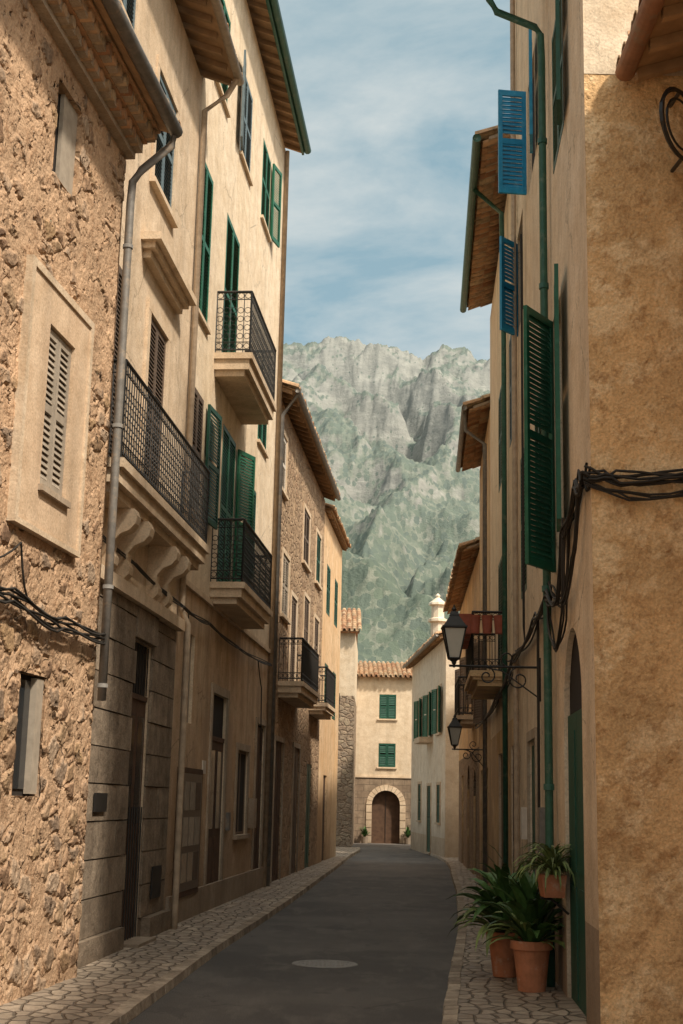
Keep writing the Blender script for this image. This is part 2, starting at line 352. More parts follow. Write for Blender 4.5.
def tiles(par,fr,a0,a1,oe,ze,run,pitch=.36,back=True,rafter=True,deck='eavewood'):
    mb=MB(); L=math.hypot(*fr.d); ct,st=math.cos(pitch),math.sin(pitch); sl=run/ct
    n=max(1,round((a1-a0)*L/.23)); da=(a1-a0)/n; N=5
    def q(a,dist,h): return fr.p(a,oe-dist*ct, ze+dist*st+h)
    nc=int(sl/.36)
    for i in range(n+1):
        ja=random.uniform(-.012,.012)
        for c in range(nc):
            for kind in (0,1):
                if kind==1 and i==n: continue
                ac=a0+da*i+(da/2 if kind else 0)+ja+random.uniform(-.008,.008)
                d0=c*.36-(.10 if c==0 else .04)+random.uniform(-.03,.03); d1=d0+.46
                r0,r1=(.098,.082) if kind==0 else (.082,.098)
                z0,z1=(.105,.085) if kind==0 else (.10,.085)
                vs=[]
                for d,r,zz in ((d0,r0,z0),(d1,r1,z1)):
                    for th in (0,.018):
                        for j in range(N+1):
                            t=math.pi*j/N; rr=r-th
                            if kind==0: vs.append(q(ac-rr*math.cos(t)/L,d,zz-.05+rr*math.sin(t)))
                            else: vs.append(q(ac-rr*math.cos(t)/L,d,zz+.0-rr*math.sin(t)))
                fs=[];K=N+1
                for j in range(N):
                    fs.append((j,j+1,2*K+j+1,2*K+j)); fs.append((K+j,K+j+1,3*K+j+1,3*K+j)); fs.append((j,j+1,K+j+1,K+j))
                mb.raw(vs,fs,'tile')
    mb.obj('roof_tiles',par)
    mb=MB()
    d=[(0,-.035),(0,-.005),(sl,-.005),(sl,-.035)]
    vs=[q(a,x,h) for a in (a0,a1) for x,h in d]
    if deck!='tile': mb.raw(vs,[(0,1,2,3),(4,5,6,7),(0,1,5,4),(1,2,6,5),(3,2,6,7),(0,3,7,4)],deck)
    else:
        mb.raw([q(a,x,h-.03) for a in (a0,a1) for x,h in [(.12,-.035),(.12,.02),(sl,.02),(sl,-.035)]],[(0,1,2,3),(4,5,6,7),(0,1,5,4),(1,2,6,5),(3,2,6,7),(0,3,7,4)],'concrete')
        for i in range(n):
            ac=a0+da*(i+.5); r=.095; K=6
            for x0,x1 in ((.02,.40),(.30,.75)):
                vv=[q(ac-r*math.cos(math.pi*j/(K-1))/L,x,-.02-(.02 if x0<.1 else .045)-.06*math.sin(math.pi*j/(K-1))) for x in (x0,x1+random.uniform(-.02,.02)) for j in range(K)]
                mb.raw(vv,[(j,j+1,K+j+1,K+j) for j in range(K-1)],'tile')
    if rafter:
        m=max(2,round((a1-a0)*L/.45))
        for i in range(m+1):
            a=a0+.04+(a1-a0-.12)*i/m; vs=[q(aa,x,h) for aa in (a,a+.07) for x,h in ((.06,-.13),(.06,-.037),(oe+.1,-.037),(oe+.1,-.13))]
            mb.raw(vs,[(0,1,2,3),(4,5,6,7),(0,1,5,4),(1,2,6,5),(3,2,6,7),(0,3,7,4)],'eavewood')
    if back:
        zr=ze+run*math.tan(pitch)
        mb.face([fr.p(a0,oe-run,zr),fr.p(a1,oe-run,zr),fr.p(a1,oe-2*run,ze),fr.p(a0,oe-2*run,ze)],'tile')
    mb.obj('roof_deck',par)
def shell(mb,fr,s0,s1,H,depth,k,z0=0,gable=None,near=True,far=True):
    for a,on in ((s0,near),(s1,far)):
        if on:
            pts=[fr.p(a,0,z0),fr.p(a,-depth,z0),fr.p(a,-depth,H)]
            if gable: pts.append(fr.p(a,-depth/2,H+gable))
            pts.append(fr.p(a,0,H)); mb.face(pts,k)
    mb.face([fr.p(s0,-depth,z0),fr.p(s1,-depth,z0),fr.p(s1,-depth,H),fr.p(s0,-depth,H)],k)
    mb.face([fr.p(s0,0,H-.01),fr.p(s1,0,H-.01),fr.p(s1,-depth,H-.01),fr.p(s0,-depth,H-.01)],k)
def window_bits(mb,fr,a,b,c,d,dp=.16,k='white'):
    o=-dp+.02
    for x0,x1,y0,y1 in ((a,a+.05,c,d),(b-.05,b,c,d),((a+b)/2-.03,(a+b)/2+.03,c+.051,d-.051),(a+.051,b-.051,d-.05,d),(a+.051,b-.051,c,c+.05)):
        fb(mb,fr,x0,x1,-dp+.003,o,y0,y1,k)
def door(mb,fr,a,b,c,d,o,k,glassk=None,split=True):
    m=(a+b)/2
    for x0,x1 in (((a+.004,m-.006),(m+.006,b-.004)) if split else ((a,b),)):
        fb(mb,fr,x0,x1,o,o+.02,c,d,k); w=x1-x0
        for y0,y1 in ((.06,.42),(.47,.94)):
            fb(mb,fr,x0+w*.17,x1-w*.17,o+.02,o+.03,c+(d-c)*y0,c+(d-c)*y1,(glassk if (glassk and y0>.4) else k))
def surround(mb,fr,a,b,c,d,w,o,k,sill=True):
    fb(mb,fr,a-w,a,0.001,o,c,d,k); fb(mb,fr,b,b+w,0.001,o,c,d,k); fb(mb,fr,a-w,b+w,.001,o+.003,d,d+w,k)
    if sill: fb(mb,fr,a-w-.03,b+w+.03,.001,o+.05,c-.07,c,k)
# ------------------------------------------------------------------ LEFT ROW
h1=empty('stone_house',FL1.p(12,0,0))
mb=MB()
ops=[(11.7,12.4,4.5,6.0,.1,'void'),(11.68,12.34,1.8,2.85,.09,'void'),(11.6,12.3,7.45,8.4,.10,'void')]
facade(mb,FL1,9.6,13.75,0,8.95,ops,'L1',cell=.03)
facade(mb,FL1,2,9.6,0,8.95,[(6.5,7.3,4.5,6.1,.2,'void'),(5.2,6.2,0,2.3,.2,'wood')],'L1')
n=300
base=len(mb.v);q_=mb.m('L1')
for j in range(n+1):
    for i in range(11): mb.v.append(FL1.p(13.75,-.04*i,8.95*j/n))
for j in range(n):
    for i in range(10): t=base+j*11+i; mb.f.append((t,t+1,t+12,t+11)); mb.mi.append(q_)
mb.obj('walls',h1)
mb=MB(); shell(mb,FL1,2,13.74,8.94,8,'L4',near=True,far=False); mb.obj('rear_walls',h1)
mb=MB()
for (a,b,c,d) in ((11.2,11.7,4.1,6.35),(12.4,12.8,4.1,6.35),(11.7,12.4,6.0,6.35),(11.7,12.4,4.1,4.5)): fb(mb,FL1,a,b,-.03,.045,c,d,'trim2')
fb(mb,FL1,11.12,11.2,-.03,.065,4.05,6.42,'L2');fb(mb,FL1,12.8,12.87,-.03,.065,4.05,6.42,'L2');fb(mb,FL1,11.2,12.8,-.03,.065,6.35,6.42,'L2');fb(mb,FL1,11.2,12.8,-.03,.065,4.05,4.1,'L2')
mb.obj('window_surround',h1)
mb=MB(); shut(mb,FL1,11.7,12.4,4.5,6.0,'greywood',o=-.03,step=.06)
fb(mb,FL1,12.16,12.33,-.08,-.02,1.82,2.83,'greywood'); fb(mb,FL1,11.69,11.76,-.08,-.03,1.82,2.83,'wood'); fb(mb,FL1,11.77,12.15,-.085,-.075,1.86,2.80,'glass')
fb(mb,FL1,11.9,12.3,-.09,-.05,7.45,8.4,'greywood')
fb(mb,FL1,11.66,12.44,0,.09,4.44,4.495,'concrete'); mb.obj('shutters',h1)
mb=MB()
fb(mb,FL1,2,13.78,-.3,.10,8.66,8.74,'concrete')
for row,(o,z) in enumerate(((.20,8.74),(.34,8.86))):
    a=2.0+row*.1
    while a<13.7:
        c0=FL1.p(a,-.1,z+.04); c1=FL1.p(a,o+random.uniform(-.012,.012),z+.04); tube(mb,[c0,c1],.062,'tile',8); a+=.19+random.uniform(-.008,.008)
    fb(mb,FL1,2,13.78,-.2,o-.02,z-.01,z+.09,'concrete')
    fb(mb,FL1,2,13.78,-.2,o+.03,z+.092,z+.12,'tile')
mb.obj('eave_corbels',h1)
tiles(h1,FL1,2,13.8,.46,9.0,4.3,back=True,rafter=False,deck='eavewood')
mb=MB(); tube(mb,[FL1.p(a,.53,9.0) for a in (2,5,9,13.85)],.075,'zinc',10)
tube(mb,[FL1.p(13.8,.53,8.97),FL1.p(13.8,.50,8.82),FL1.p(13.72,.2,8.5),FL1.p(13.70,.11,8.35),FL1.p(13.70,.10,8.1),FL1.p(13.70,.10,5),FL1.p(13.70,.10,2.75)],.045,'zinc',10)
for z in (7.6,5.6,3.9,2.9): tube(mb,[FL1.p(13.70,.10,z-.02),FL1.p(13.70,.10,z+.02)],.056,'zinc',10)
mb.obj('gutter_and_downpipe',h1,True)
# --- L2
h2=empty('balcony_townhouse',FL.p(16,0,0)); mb=MB()
ops=[(16.15,17.3,9.55,11.15,.06,'void'),(13.9,14.85,10.7,12.3,.06,'void'),(16.35,17.4,5.3,7.85,.06,'void'),(14.3,15.2,5.3,7.85,.06,'void'),(16.5,17.45,.12,3.7,.05,'void')]
facade(mb,FL,13.5,19.0,0,12.6,ops,'L2',bands=[(4.1,'ash')]); shell(mb,FL,13.5,19.0,12.6,9,'L2'); mb.obj('walls',h2)
mb=MB()
shut(mb,FL,16.15,17.3,9.55,11.15,'bluegrey'); shut(mb,FL,13.9,14.85,10.7,12.3,'bluegrey'); shut(mb,FL,16.35,17.4,5.3,7.85,'brown'); shut(mb,FL,14.3,15.2,5.3,7.85,'brown')
mb.obj('shutters',h2)
mb=MB()
for (a,b,c,d) in ((16.15,17.3,9.55,11.15),(13.9,14.85,10.7,12.3)): surround(mb,FL,a,b,c,d,.12,.03,'trim')
fb(mb,FL,15.9,17.9,0,.10,8.4,8.5,'trim');fb(mb,FL,15.82,17.98,0,.17,8.5,8.58,'trim');fb(mb,FL,15.74,18.06,0,.26,8.58,8.68,'trim')
surround(mb,FL,16.35,17.4,5.3,7.85,.14,.04,'trim',sill=False)
zz=.35; r=0
while zz<4.05:
    hgt=min(.40,4.1-zz)
    for a0,a1 in ((13.6,14.5),(14.5,15.4),(15.4,16.48)) if r%2 else ((13.6,14.95),(14.95,15.9),(15.9,16.40)):
        fb(mb,FL,a0+.008,a1-.008,0,.04+random.uniform(0,.02),zz+.008,zz+hgt-.008,'block')
    for a0,a1 in ((17.47,18.2),(18.2,18.9)) if r%2 else ((17.50,18.5),(18.5,18.9)):
        fb(mb,FL,a0+.008,a1-.008,0,.015+random.uniform(0,.015),zz+.008,zz+hgt-.008,'block')
    zz+=.40; r+=1
fb(mb,FL,16.41,17.54,0,.065,3.72,4.09,'block')
fb(mb,FL,13.6,16.3,0,.12,0,.35,'block');fb(mb,FL,17.65,18.95,0,.12,0,.35,'block')
fb(mb,FL,13.6,18.95,0,.13,4.1,4.25,'trim'); fb(mb,FL,16.5,17.45,-.04,.25,0,.14,'concrete')
mb.obj('stone_trim',h2)
mb=MB()
prof=[(0,4.25),(.09,4.27),(.15,4.33),(.16,4.41),(.12,4.49),(.13,4.57),(.20,4.66),(.31,4.71),(.37,4.78),(.385,4.87),(.35,4.945),(0,4.945)]
for a in (14.75,15.45,17.0,17.7):
    v0=[FL.p(a,o,z) for o,z in prof]; v1=[FL.p(a+.2,o,z) for o,z in prof]; k=len(prof)
    mb.raw(v0+v1,[tuple(range(k)),tuple(range(2*k-1,k-1,-1))]+[(i,i+1,k+i+1,k+i) for i in range(k-1)],'trim')
mb.obj('corbels',h2)
balcony(h2,FL,13.86,18.95,.43,4.95,5.3,6.38,style=1)
mb=MB()
for a0,a1 in ((16.5,16.97),(16.98,17.45)): fb(mb,FL,a0,a1,-.045,-.03,.14,3.0,'wood'); fb(mb,FL,a0+.08,a1-.08,-.03,-.025,1.5,2.8,'glass')
for i in range(8): a=16.52+.13*i; tube(mb,[FL.p(a,-.01,.14),FL.p(a,-.01,1.7)],.009,'iron',5)
for i in range(7): tube(mb,[FL.p(16.55+.14*i,-.02,3.07),FL.p(16.55+.14*i,-.02,3.68)],.008,'iron',4)
fb(mb,FL,16.5,17.45,-.045,-.01,3.0,3.06,'wood')
fb(mb,FL,14.8,15.3,.07,.09,1.65,1.85,'iron'); fb(mb,FL,17.95,18.5,.04,.055,.55,.95,'iron')
mb.obj('door_and_plaque',h2)
tiles(h2,FL,13.4,19.05,.50,12.62,4.5,rafter=True)
mb=MB(); tube(mb,[FL.p(13.4,.56,12.62),FL.p(19.1,.56,12.62)],.07,'plpipe',10)
tube(mb,[FL.p(18.93,.56,12.6),FL.p(18.93,.4,12.3),FL.p(18.93,.07,12.05),FL.p(18.93,.07,4.4),FL.p(18.97,.16,4.2),FL.p(18.97,.16,.4),FL.p(18.97,.16,.02)],.045,'plpipe',10)
mb.obj('gutter_and_downpipe',h2,True)
# --- L3
h3=empty('tall_townhouse',FL.p(24,0,0)); mb=MB()
dops=[(19.15,20.2,9.0,11.5),(21.55,22.9,8.87,11.6),(25.8,27.0,8.75,10.3),(19.9,21.1,13.2,14.9),(22.5,23.7,13.2,14.9),(25.2,26.3,13.2,14.9),(19.3,20.2,6.0,7.85),(22.0,23.3,5.22,8.0),(25.0,25.9,5.9,7.7)]
ops=[(*o,.05,'void') for o in dops]+[(19.5,20.35,2.9,4.2,.05,'greywood'),(22.0,23.4,.1,3.5,.05,'void'),(24.7,26.0,1.2,2.7,.05,'void'),(27.0,28.1,.1,3.3,.05,'void')]
facade(mb,FL,19.005,28.5,0,16.3,ops,'L3',bands=[(4.9,'L3low')]); shell(mb,FL,19.005,28.5,16.3,9,'L3'); mb.obj('walls',h3)
mb=MB()
cols=['green','green','green','green','bluegrey','green','brown','green','dgreen']
for o,k in zip(dops,cols): shut(mb,FL,*o,k,o=-.035)
shut_open(mb,FL,20.4,6.0,7.85,.75,.08,'dgreen'); shut_open(mb,FL,23.35,5.25,7.9,.6,.35,'green')
shut_open(mb,FL,22.45,13.22,14.9,.5,math.radians(8),'bluegrey',flip=-1); shut_open(mb,FL,26.35,13.22,14.9,.5,math.radians(12),'green')
mb.obj('shutters',h3)
mb=MB()
for o in dops[:1]+dops[2:7]+dops[8:]: fb(mb,FL,o[0]-.06,o[1]+.06,0,.06,o[2]-.06,o[2]-.001,'trim')
fb(mb,FL,19.02,28.48,0,.05,4.82,4.9,'trim'); fb(mb,FL,19.1,28.45,0,.05,0,.5,'concrete')
surround(mb,FL,22.0,23.4,.1,3.5,.14,.03,'concrete',sill=False); surround(mb,FL,24.7,26.0,1.2,2.7,.12,.03,'concrete'); surround(mb,FL,27.0,28.1,.1,3.3,.12,.03,'concrete',sill=False)
window_bits(mb,FL,24.7,26.0,1.2,2.7,.05,'brown')
door(mb,FL,22.0,23.4,.1,2.75,-.045,'wood','glass'); fb(mb,FL,22.0,23.4,-.045,-.01,2.75,2.82,'wood'); door(mb,FL,27.0,28.1,.1,3.25,-.045,'wood')
mb.obj('stone_trim',h3)
mb=MB(); fb(mb,FL,19.5,21.1,.0,.07,.45,2.25,'wood'); fb(mb,FL,19.58,21.02,.07,.078,.53,2.17,'board')
for i in range(3):
    for j in range(3): fb(mb,FL,19.68+.45*i,20.02+.45*i,.078,.084,.65+.5*j,1.05+.5*j,random.choice(['greywood','trim','brown','concrete']))
mb.obj('notice_board',h3)
mb=MB(); fb(mb,FL,26.25,26.6,.0,.12,1.3,1.85,'concrete'); fb(mb,FL,21.35,21.6,0,.02,2.2,2.4,'white'); fb(mb,FL,23.75,23.95,0,.06,1.3,1.6,'zinc'); mb.obj('meter_boxes',h3)
balcony(h3,FL,20.9,23.95,.62,8.5,8.87,9.92,style=1); balcony(h3,FL,21.35,24.75,.56,4.86,5.2,6.22,style=1)
tiles(h3,FL,18.9,28.55,.42,16.35,4.5)
mb=MB(); tube(mb,[FL.p(18.8,.49,16.33),FL.p(28.6,.49,16.33)],.085,'pgreen',10); fb(mb,FL,18.9,28.55,.37,.42,16.2,16.34,'pgreen')
tube(mb,[FL.p(28.35,.06,16.2),FL.p(28.35,.06,.1)],.05,'plpipe',8); mb.obj('gutter',h3,True)
# --- L4
h4=empty('rubble_townhouse',FL.p(34,0,0)); mb=MB()
dops=[(28.95,30.2,8.6,9.9),(34.0,35.4,7.8,9.2),(30.1,31.3,5.9,7.3),(34.6,35.8,5.4,7.0),(31.9,33.0,4.42,6.6),(37.2,38.4,7.8,9.2),(37.2,38.4,5.3,6.8)]
drs=[(29.8,31.2,.05,3.1),(33.2,34.5,.05,3.1),(36.4,37.6,.05,2.8)]
ops=[(*o,.05,'void') for o in dops]+[(*o,.05,'void') for o in drs]
facade(mb,FL,28.505,39.5,0,10.6,ops,'L4'); shell(mb,FL,28.505,39.5,10.6,8,'L4',gable=1.6); mb.obj('walls',h4)
mb=MB()
for o,k in zip(dops,['white','brown','greywood','brown','brown','dgreen','brown']): shut(mb,FL,*o,k)
mb.obj('shutters',h4); mb=MB()
for o in dops+drs[:2]: surround(mb,FL,*o,.11,.03,'trim' if o[2]>1 else 'concrete',sill=o[2]>1)
for o,k in zip(drs,('wood','brown','dgreen')): door(mb,FL,*o,-.045,k)
mb.obj('stone_trim',h4)
balcony(h4,FL,30.0,33.6,.57,4.05,4.4,5.35,style=0); balcony(h4,FL,36.4,39.0,.5,4.1,4.4,5.35,style=0)
tiles(h4,FL,28.6,39.4,.36,10.66,4.4)
mb=MB(); tube(mb,[FL.p(28.6,.42,10.64),FL.p(39.4,.42,10.64)],.06,'zinc',10); tube(mb,[FL.p(28.75,.42,10.6),FL.p(28.75,.08,10.1),FL.p(28.75,.08,.1)],.05,'zinc',8); mb.obj('gutter',h4,True)
# --- L5
h5=empty('apricot_house',FL.p(42,0,0)); mb=MB()
dops=[(40.6,41.7,7.4,8.9),(43.3,44.4,7.4,8.9),(40.6,41.7,4.4,5.9),(43.3,44.4,4.4,5.9)]
facade(mb,FL,39.505,45.8,0,10.3,[(*o,.05,'void') for o in dops]+[(41,42.1,.05,2.6,.05,'wood')],'L5'); shell(mb,FL,39.505,45.8,10.3,8,'L5',gable=1.6); mb.obj('walls',h5)
mb=MB()
for o in dops: shut(mb,FL,*o,'dgreen',step=.08)
mb.obj('shutters',h5); tiles(h5,FL,39.6,45.9,.2,10.36,4.1)
# --- L6
F6=Fr((0,58.5),(1,0),1); h6=empty('corner_house',(-2,58.5,0)); mb=MB()
facade(mb,F6,-5,.72,0,9.0,[(-.6,.1,5.2,6.4,.15,'void')],'END',bands=[(6.3,'stone2')])
mb.face([(.72,58.5,0),(.95,66,0),(.95,66,6.3),(.72,58.5,6.3)],'stone2'); mb.face([(.72,58.5,6.3),(.95,66,6.3),(.95,66,9.0),(.72,58.5,9.0)],'END')
mb.face([(-5,58.5,9),(.72,58.5,9),(.95,66,9),(-5,66,9)],'END'); mb.face([(-5,58.5,0),(-5,66,0),(-5,66,9),(-5,58.5,9)],'END')
mb.obj('walls',h6); tiles(h6,F6,-5.2,.9,.35,9.05,3.8)
# ------------------------------------------------------------------ END HOUSE
FE=Fr((0,65),(1,0),1); he=empty('end_house',(3,65,0)); mb=MB()
w=[(2.0,2.8,5.75,6.9),(2.0,2.8,3.5,4.6),(4.6,5.4,5.75,6.9),(4.6,5.4,3.5,4.6)]
facade(mb,FE,.4,9,0,7.75,[(*o,.14,'void') for o in w]+[(1.72,3.04,0,2.42,.35,'wood','ashf')],'END',bands=[(3.0,'ashf')])
shell(mb,FE,.4,9,7.75,8,'END'); archfill(mb,FE,1.72,3.04,2.42,'ashf',.34); mb.obj('walls',he)
mb=MB()
for o in w: shut(mb,FE,*o,'dgreen',step=.08)
mb.obj('shutters',he); mb=MB(); archring(mb,FE,2.38,.66,1.76,.26,'trim')
for i in range(5): fb(mb,FE,1.46,1.72,-.03,.04,.02+.35*i,.34+.35*i,'trim'); fb(mb,FE,3.04,3.30,-.03,.04,.02+.35*i,.34+.35*i,'trim')
fb(mb,FE,.4,9,0,.05,3.0,3.08,'trim')
for o in w: fb(mb,FE,o[0]-.08,o[1]+.08,0,.08,o[2]-.07,o[2],'trim')
fb(mb,FE,2.37,2.39,-.34,-.32,0,2.4,'iron'); mb.obj('stone_trim',he); tiles(he,FE,.2,9,.3,7.7,4.0,pitch=.26)
# ------------------------------------------------------------------ R6
F6R=Fr((3.73+.051*47,0),(-.051,1),-1); h7=empty('white_corner_house',(4.5,50,0)); mb=MB()
dops=[(48.2,49.2,4.3,5.9),(51.0,52.0,4.3,5.9),(54.2,55.2,4.3,5.9),(51.0,52.1,.1,2.5),(48.3,49.2,1.2,2.5),(54.2,55.2,1.2,2.6)]
facade(mb,F6R,47,58,0,7.5,[(*o,.12,'void') for o in dops],'R6',bands=[(.7,'trim')])
FB=Fr((0,47),(1,0),1); facade(mb,FB,3.73,9,0,7.5,[(4.35,4.55,2,2.1,.05,'void')],'R6')
mb.face([(9,47,0),(9,58,0),(9,58,7.5),(9,47,7.5)],'R6');mb.face([F6R.p(58,0,0),(9,58,0),(9,58,7.5),F6R.p(58,0,7.5)],'R6');mb.obj('walls',h7)
mb=MB()
for o in dops:
    if o[2]>4:
        shut_open(mb,F6R,o[0],o[2],o[3],.5,math.radians(12),'green',step=.08,flip=-1); shut_open(mb,F6R,o[1],o[2],o[3],.5,math.radians(12),'green',step=.08)
        window_bits(mb,F6R,*o,.12,'white')
    else: shut(mb,F6R,*o,'dgreen',step=.08)
mb.obj('shutters',h7); mb=MB()
for o in dops: surround(mb,F6R,*o,.1,.03,'trim',sill=True)
fb(mb,F6R,50.6,52.4,0,.5,4.05,4.25,'trim'); mb.obj('stone_trim',h7)
tiles(h7,F6R,46.8,58.2,.3,7.55,2.6)
mb=MB(); tube(mb,[F6R.p(46.7,.35,7.55),F6R.p(58.3,.35,7.55)],.06,'zinc',8); mb.obj('gutter',h7,True)
mb=MB(); lathe(mb,3.80,52,[(.27,7.6),(.27,8.65),(.38,8.7),(.38,8.8),(.25,8.85),(.24,9.3),(.36,9.35),(.34,9.43),(.12,9.6),(.07,9.64),(.1,9.72),(0,9.82)],'R6',8); mb.obj('chimney',h7)
# ------------------------------------------------------------------ RIGHT ROW
h8=empty('near_house',(4,7,0)); mb=MB(); FR0=Fr((2.98,0),(0.0,1),-1)
facade(mb,FR0,1,10.64,0,7.9,[(4,5.2,0,2.5,.3,'wood'),(6.5,7.6,3.9,5.6,.2,'void')],'R1'); shell(mb,FR0,1,10.64,7.9,7,'R1'); mb.obj('walls',h8)
tiles(h8,FR0,1,10.55,.60,7.98,3.4,pitch=.30)
mb=MB(); tube(mb,[(2.33,y,7.93) for y in (1,5,8,10.5)],.085,'cpipe',12); mb.obj('gutter',h8,True)
h9=empty('ochre_house',(4,12,0)); mb=MB(); x0=FR.p(10.65,0,0)[0]
facade(mb,FR1,x0,2.98,0,8.0,[],'R1',cell=.03); facade(mb,FR1,x0,9,8.0,11.3,[],'cream')
facade(mb,FR,10.652,14.3,0,11.3,[(12.85,13.75,4.15,6.85,.2,'void'),(11.55,13.05,0,3.4,.06,'void'),(12.3,13.4,8.4,10.0,.06,'void')],'cream',bands=[(.9,'concrete')])
archfill(mb,FR,11.55,13.05,3.4,'cream',.055)
shell(mb,FR,10.652,14.3,11.3,7,'cream',near=False); mb.obj('walls',h9)
mb=MB(); shut_open(mb,FR,13.70,4.15,6.85,.60,math.radians(148),'green')
shut_open(mb,FR,12.82,4.4,6.9,.62,math.radians(5),'green',flip=-1); shut(mb,FR,12.3,13.4,8.4,10.0,'dgreen')
shut_open(mb,FR,12.3,8.4,10.0,.5,math.radians(6),'dgreen',flip=-1)
fb(mb,FR,12.85,13.75,-.18,-.14,4.15,6.85,'dgreen'); mb.obj('shutters',h9)
mb=MB(); door(mb,FR,11.56,13.04,0,2.65,-.055,'dgreen'); mb.obj('green_door',h9)
tiles(h9,FR,10.5,14.2,.6,11.35,3.4)
mb=MB(); tube(mb,[FR.p(10.4,.66,11.33),FR.p(14.3,.66,11.33)],.08,'pgreen',10)
tube(mb,[FR.p(13.8,.66,11.3),FR.p(13.8,.66,10.75),FR.p(13.8,.58,10.6),FR.p(13.8,.15,10.4),FR.p(13.8,.09,10.3),FR.p(13.8,.08,10),FR.p(13.8,.08,6),FR.p(13.8,.08,1.2),FR.p(13.8,.08,.1)],.042,'pgreen',10)
for z in (9,7.3,4,2): tube(mb,[FR.p(13.8,.08,z-.03),FR.p(13.8,.08,z+.03)],.054,'pgreen',10)
tube(mb,[FR.p(14.1,.05,8),FR.p(14.1,.05,3),FR.p(14.15,.05,.1)],.02,'cable',6)
mb.obj('gutter_and_downpipe',h9,True)
h10=empty('tall_cream_house',FR.p(17,0,0)); mb=MB()
facade(mb,FR,14.305,19.2,0,14.6,[(15.7,16.8,9.8,11.3,.05,'void'),(17.9,19.0,8.6,10.1,.05,'void'),(15.0,16.1,4.6,6.6,.05,'void'),(17.6,18.6,4.6,6.6,.05,'void'),(16.2,17.3,.1,2.6,.05,'void')],'R2',bands=[(1.1,'concrete')])
shell(mb,FR,14.305,19.2,14.6,8,'R2'); mb.obj('walls',h10)
mb=MB(); shut_open(mb,FR,16.85,9.8,11.3,.38,math.radians(100),'blue',step=.06); shut_open(mb,FR,15.65,9.8,11.3,.5,math.radians(5),'blue',step=.06,flip=-1)
shut_open(mb,FR,18.95,8.55,10.0,.40,math.radians(140),'blue',step=.06); shut(mb,FR,15.0,16.1,4.6,6.6,'dgreen'); shut(mb,FR,17.6,18.6,4.6,6.6,'dgreen')
door(mb,FR,16.2,17.3,.1,2.55,-.045,'dgreen'); mb.obj('shutters',h10)
mb=MB(); tube(mb,[FR.p(18.9,.06,14.4),FR.p(18.9,.06,.1)],.04,'plpipe',8); mb.obj('downpipe',h10)
mb=MB(); surround(mb,FR,16.2,17.3,.1,2.6,.12,.03,'concrete',sill=False); fb(mb,FR,14.7,15.0,0,.1,1.3,1.8,'zinc'); fb(mb,FR,17.7,17.95,0,.08,1.4,1.8,'white'); mb.obj('trim_and_meter_box',h10)
tiles(h10,FR,14.3,19.2,.15,14.65,3.5)
h11=empty('tiled_eave_house',FR.p(23,0,0)); mb=MB()
facade(mb,FR,19.205,27.5,0,12.0,[(20,21,7.4,9.2,.05,'void'),(23,24.2,7.4,9.2,.05,'void'),(23.2,24.4,4.0,6.1,.05,'void'),(19.8,21,.1,2.7,.05,'void'),(23.4,24.6,.1,2.7,.05,'wood')],'R2',bands=[(3.1,'R4')])
shell(mb,FR,19.205,27.5,12.0,8,'R4',gable=1.4); mb.obj('walls',h11)
mb=MB(); shut(mb,FR,20,21,7.4,9.2,'bluegrey'); shut(mb,FR,23,24.2,7.4,9.2,'dgreen'); shut(mb,FR,23.2,24.4,4.0,6.1,'dgreen'); door(mb,FR,19.8,21,.1,2.65,-.045,'wood'); mb.obj('shutters',h11)
tiles(h11,FR,19.7,27.2,.50,12.12,4.4,rafter=False,deck='tile')
mb=MB(); tube(mb,[FR.p(19.6,.58,12.08),FR.p(27.2,.58,12.08)],.07,'pgreen',10); tube(mb,[FR.p(21.35,.57,12.05),FR.p(21.35,.10,11.6),FR.p(21.35,.07,9.3),FR.p(21.35,.07,.5)],.042,'pgreen',8); mb.obj('gutter',h11,True)
balcony(h11,FR,22.5,25.6,.58,3.75,4.0,4.98,style=0,slabk='R4')
mb=MB()
for i in range(4):
    a=22.6+.62*i; P=[FR.p(a,.55,4.62),FR.p(a+.5,.55,4.62),FR.p(a+.5,.75,4.62),FR.p(a,.75,4.62),FR.p(a-.03,.52,4.95),FR.p(a+.53,.52,4.95),FR.p(a+.53,.78,4.95),FR.p(a-.03,.78,4.95)]; mb.box(P,'redpot')
for i in range(3):
    c=FR.p(22.42,.10+.2*i,0); lathe(mb,c[0],c[1],[(0,4.6),(.07,4.6),(.09,4.85),(.10,4.9),(.08,4.9)],'redpot',12)
mb.obj('planters',h11)
h12=empty('bracketed_eave_house',FR.p(30,0,0)); mb=MB()
facade(mb,FR,27.505,33,0,10.0,[(29,30.1,6.4,8,.05,'void'),(29,30.1,3.6,5.4,.05,'void'),(28.6,29.8,.1,2.6,.05,'wood'),(31.3,32.4,.1,2.6,.05,'void')],'R4'); shell(mb,FR,27.505,33,10.0,8,'R4',gable=1.4); mb.obj('walls',h12)
mb=MB(); shut(mb,FR,29,30.1,6.4,8,'dgreen'); shut_open(mb,FR,30.15,3.6,5.4,.5,math.radians(20),'brown'); mb.obj('shutters',h12)
tiles(h12,FR,27.6,33.0,.46,10.05,4.3,rafter=False,deck='tile')
mb=MB(); tube(mb,[FR.p(27.5,.54,10.02),FR.p(33.0,.54,10.02)],.06,'zinc',10); tube(mb,[FR.p(27.8,.54,10.0),FR.p(27.8,.50,9.6),FR.p(27.8,.1,9.3),FR.p(27.8,.1,.2)],.045,'zinc',8); mb.obj('gutter',h12,True)
h13=empty('low_tiled_house',FR4.p(38,0,0)); mb=MB()
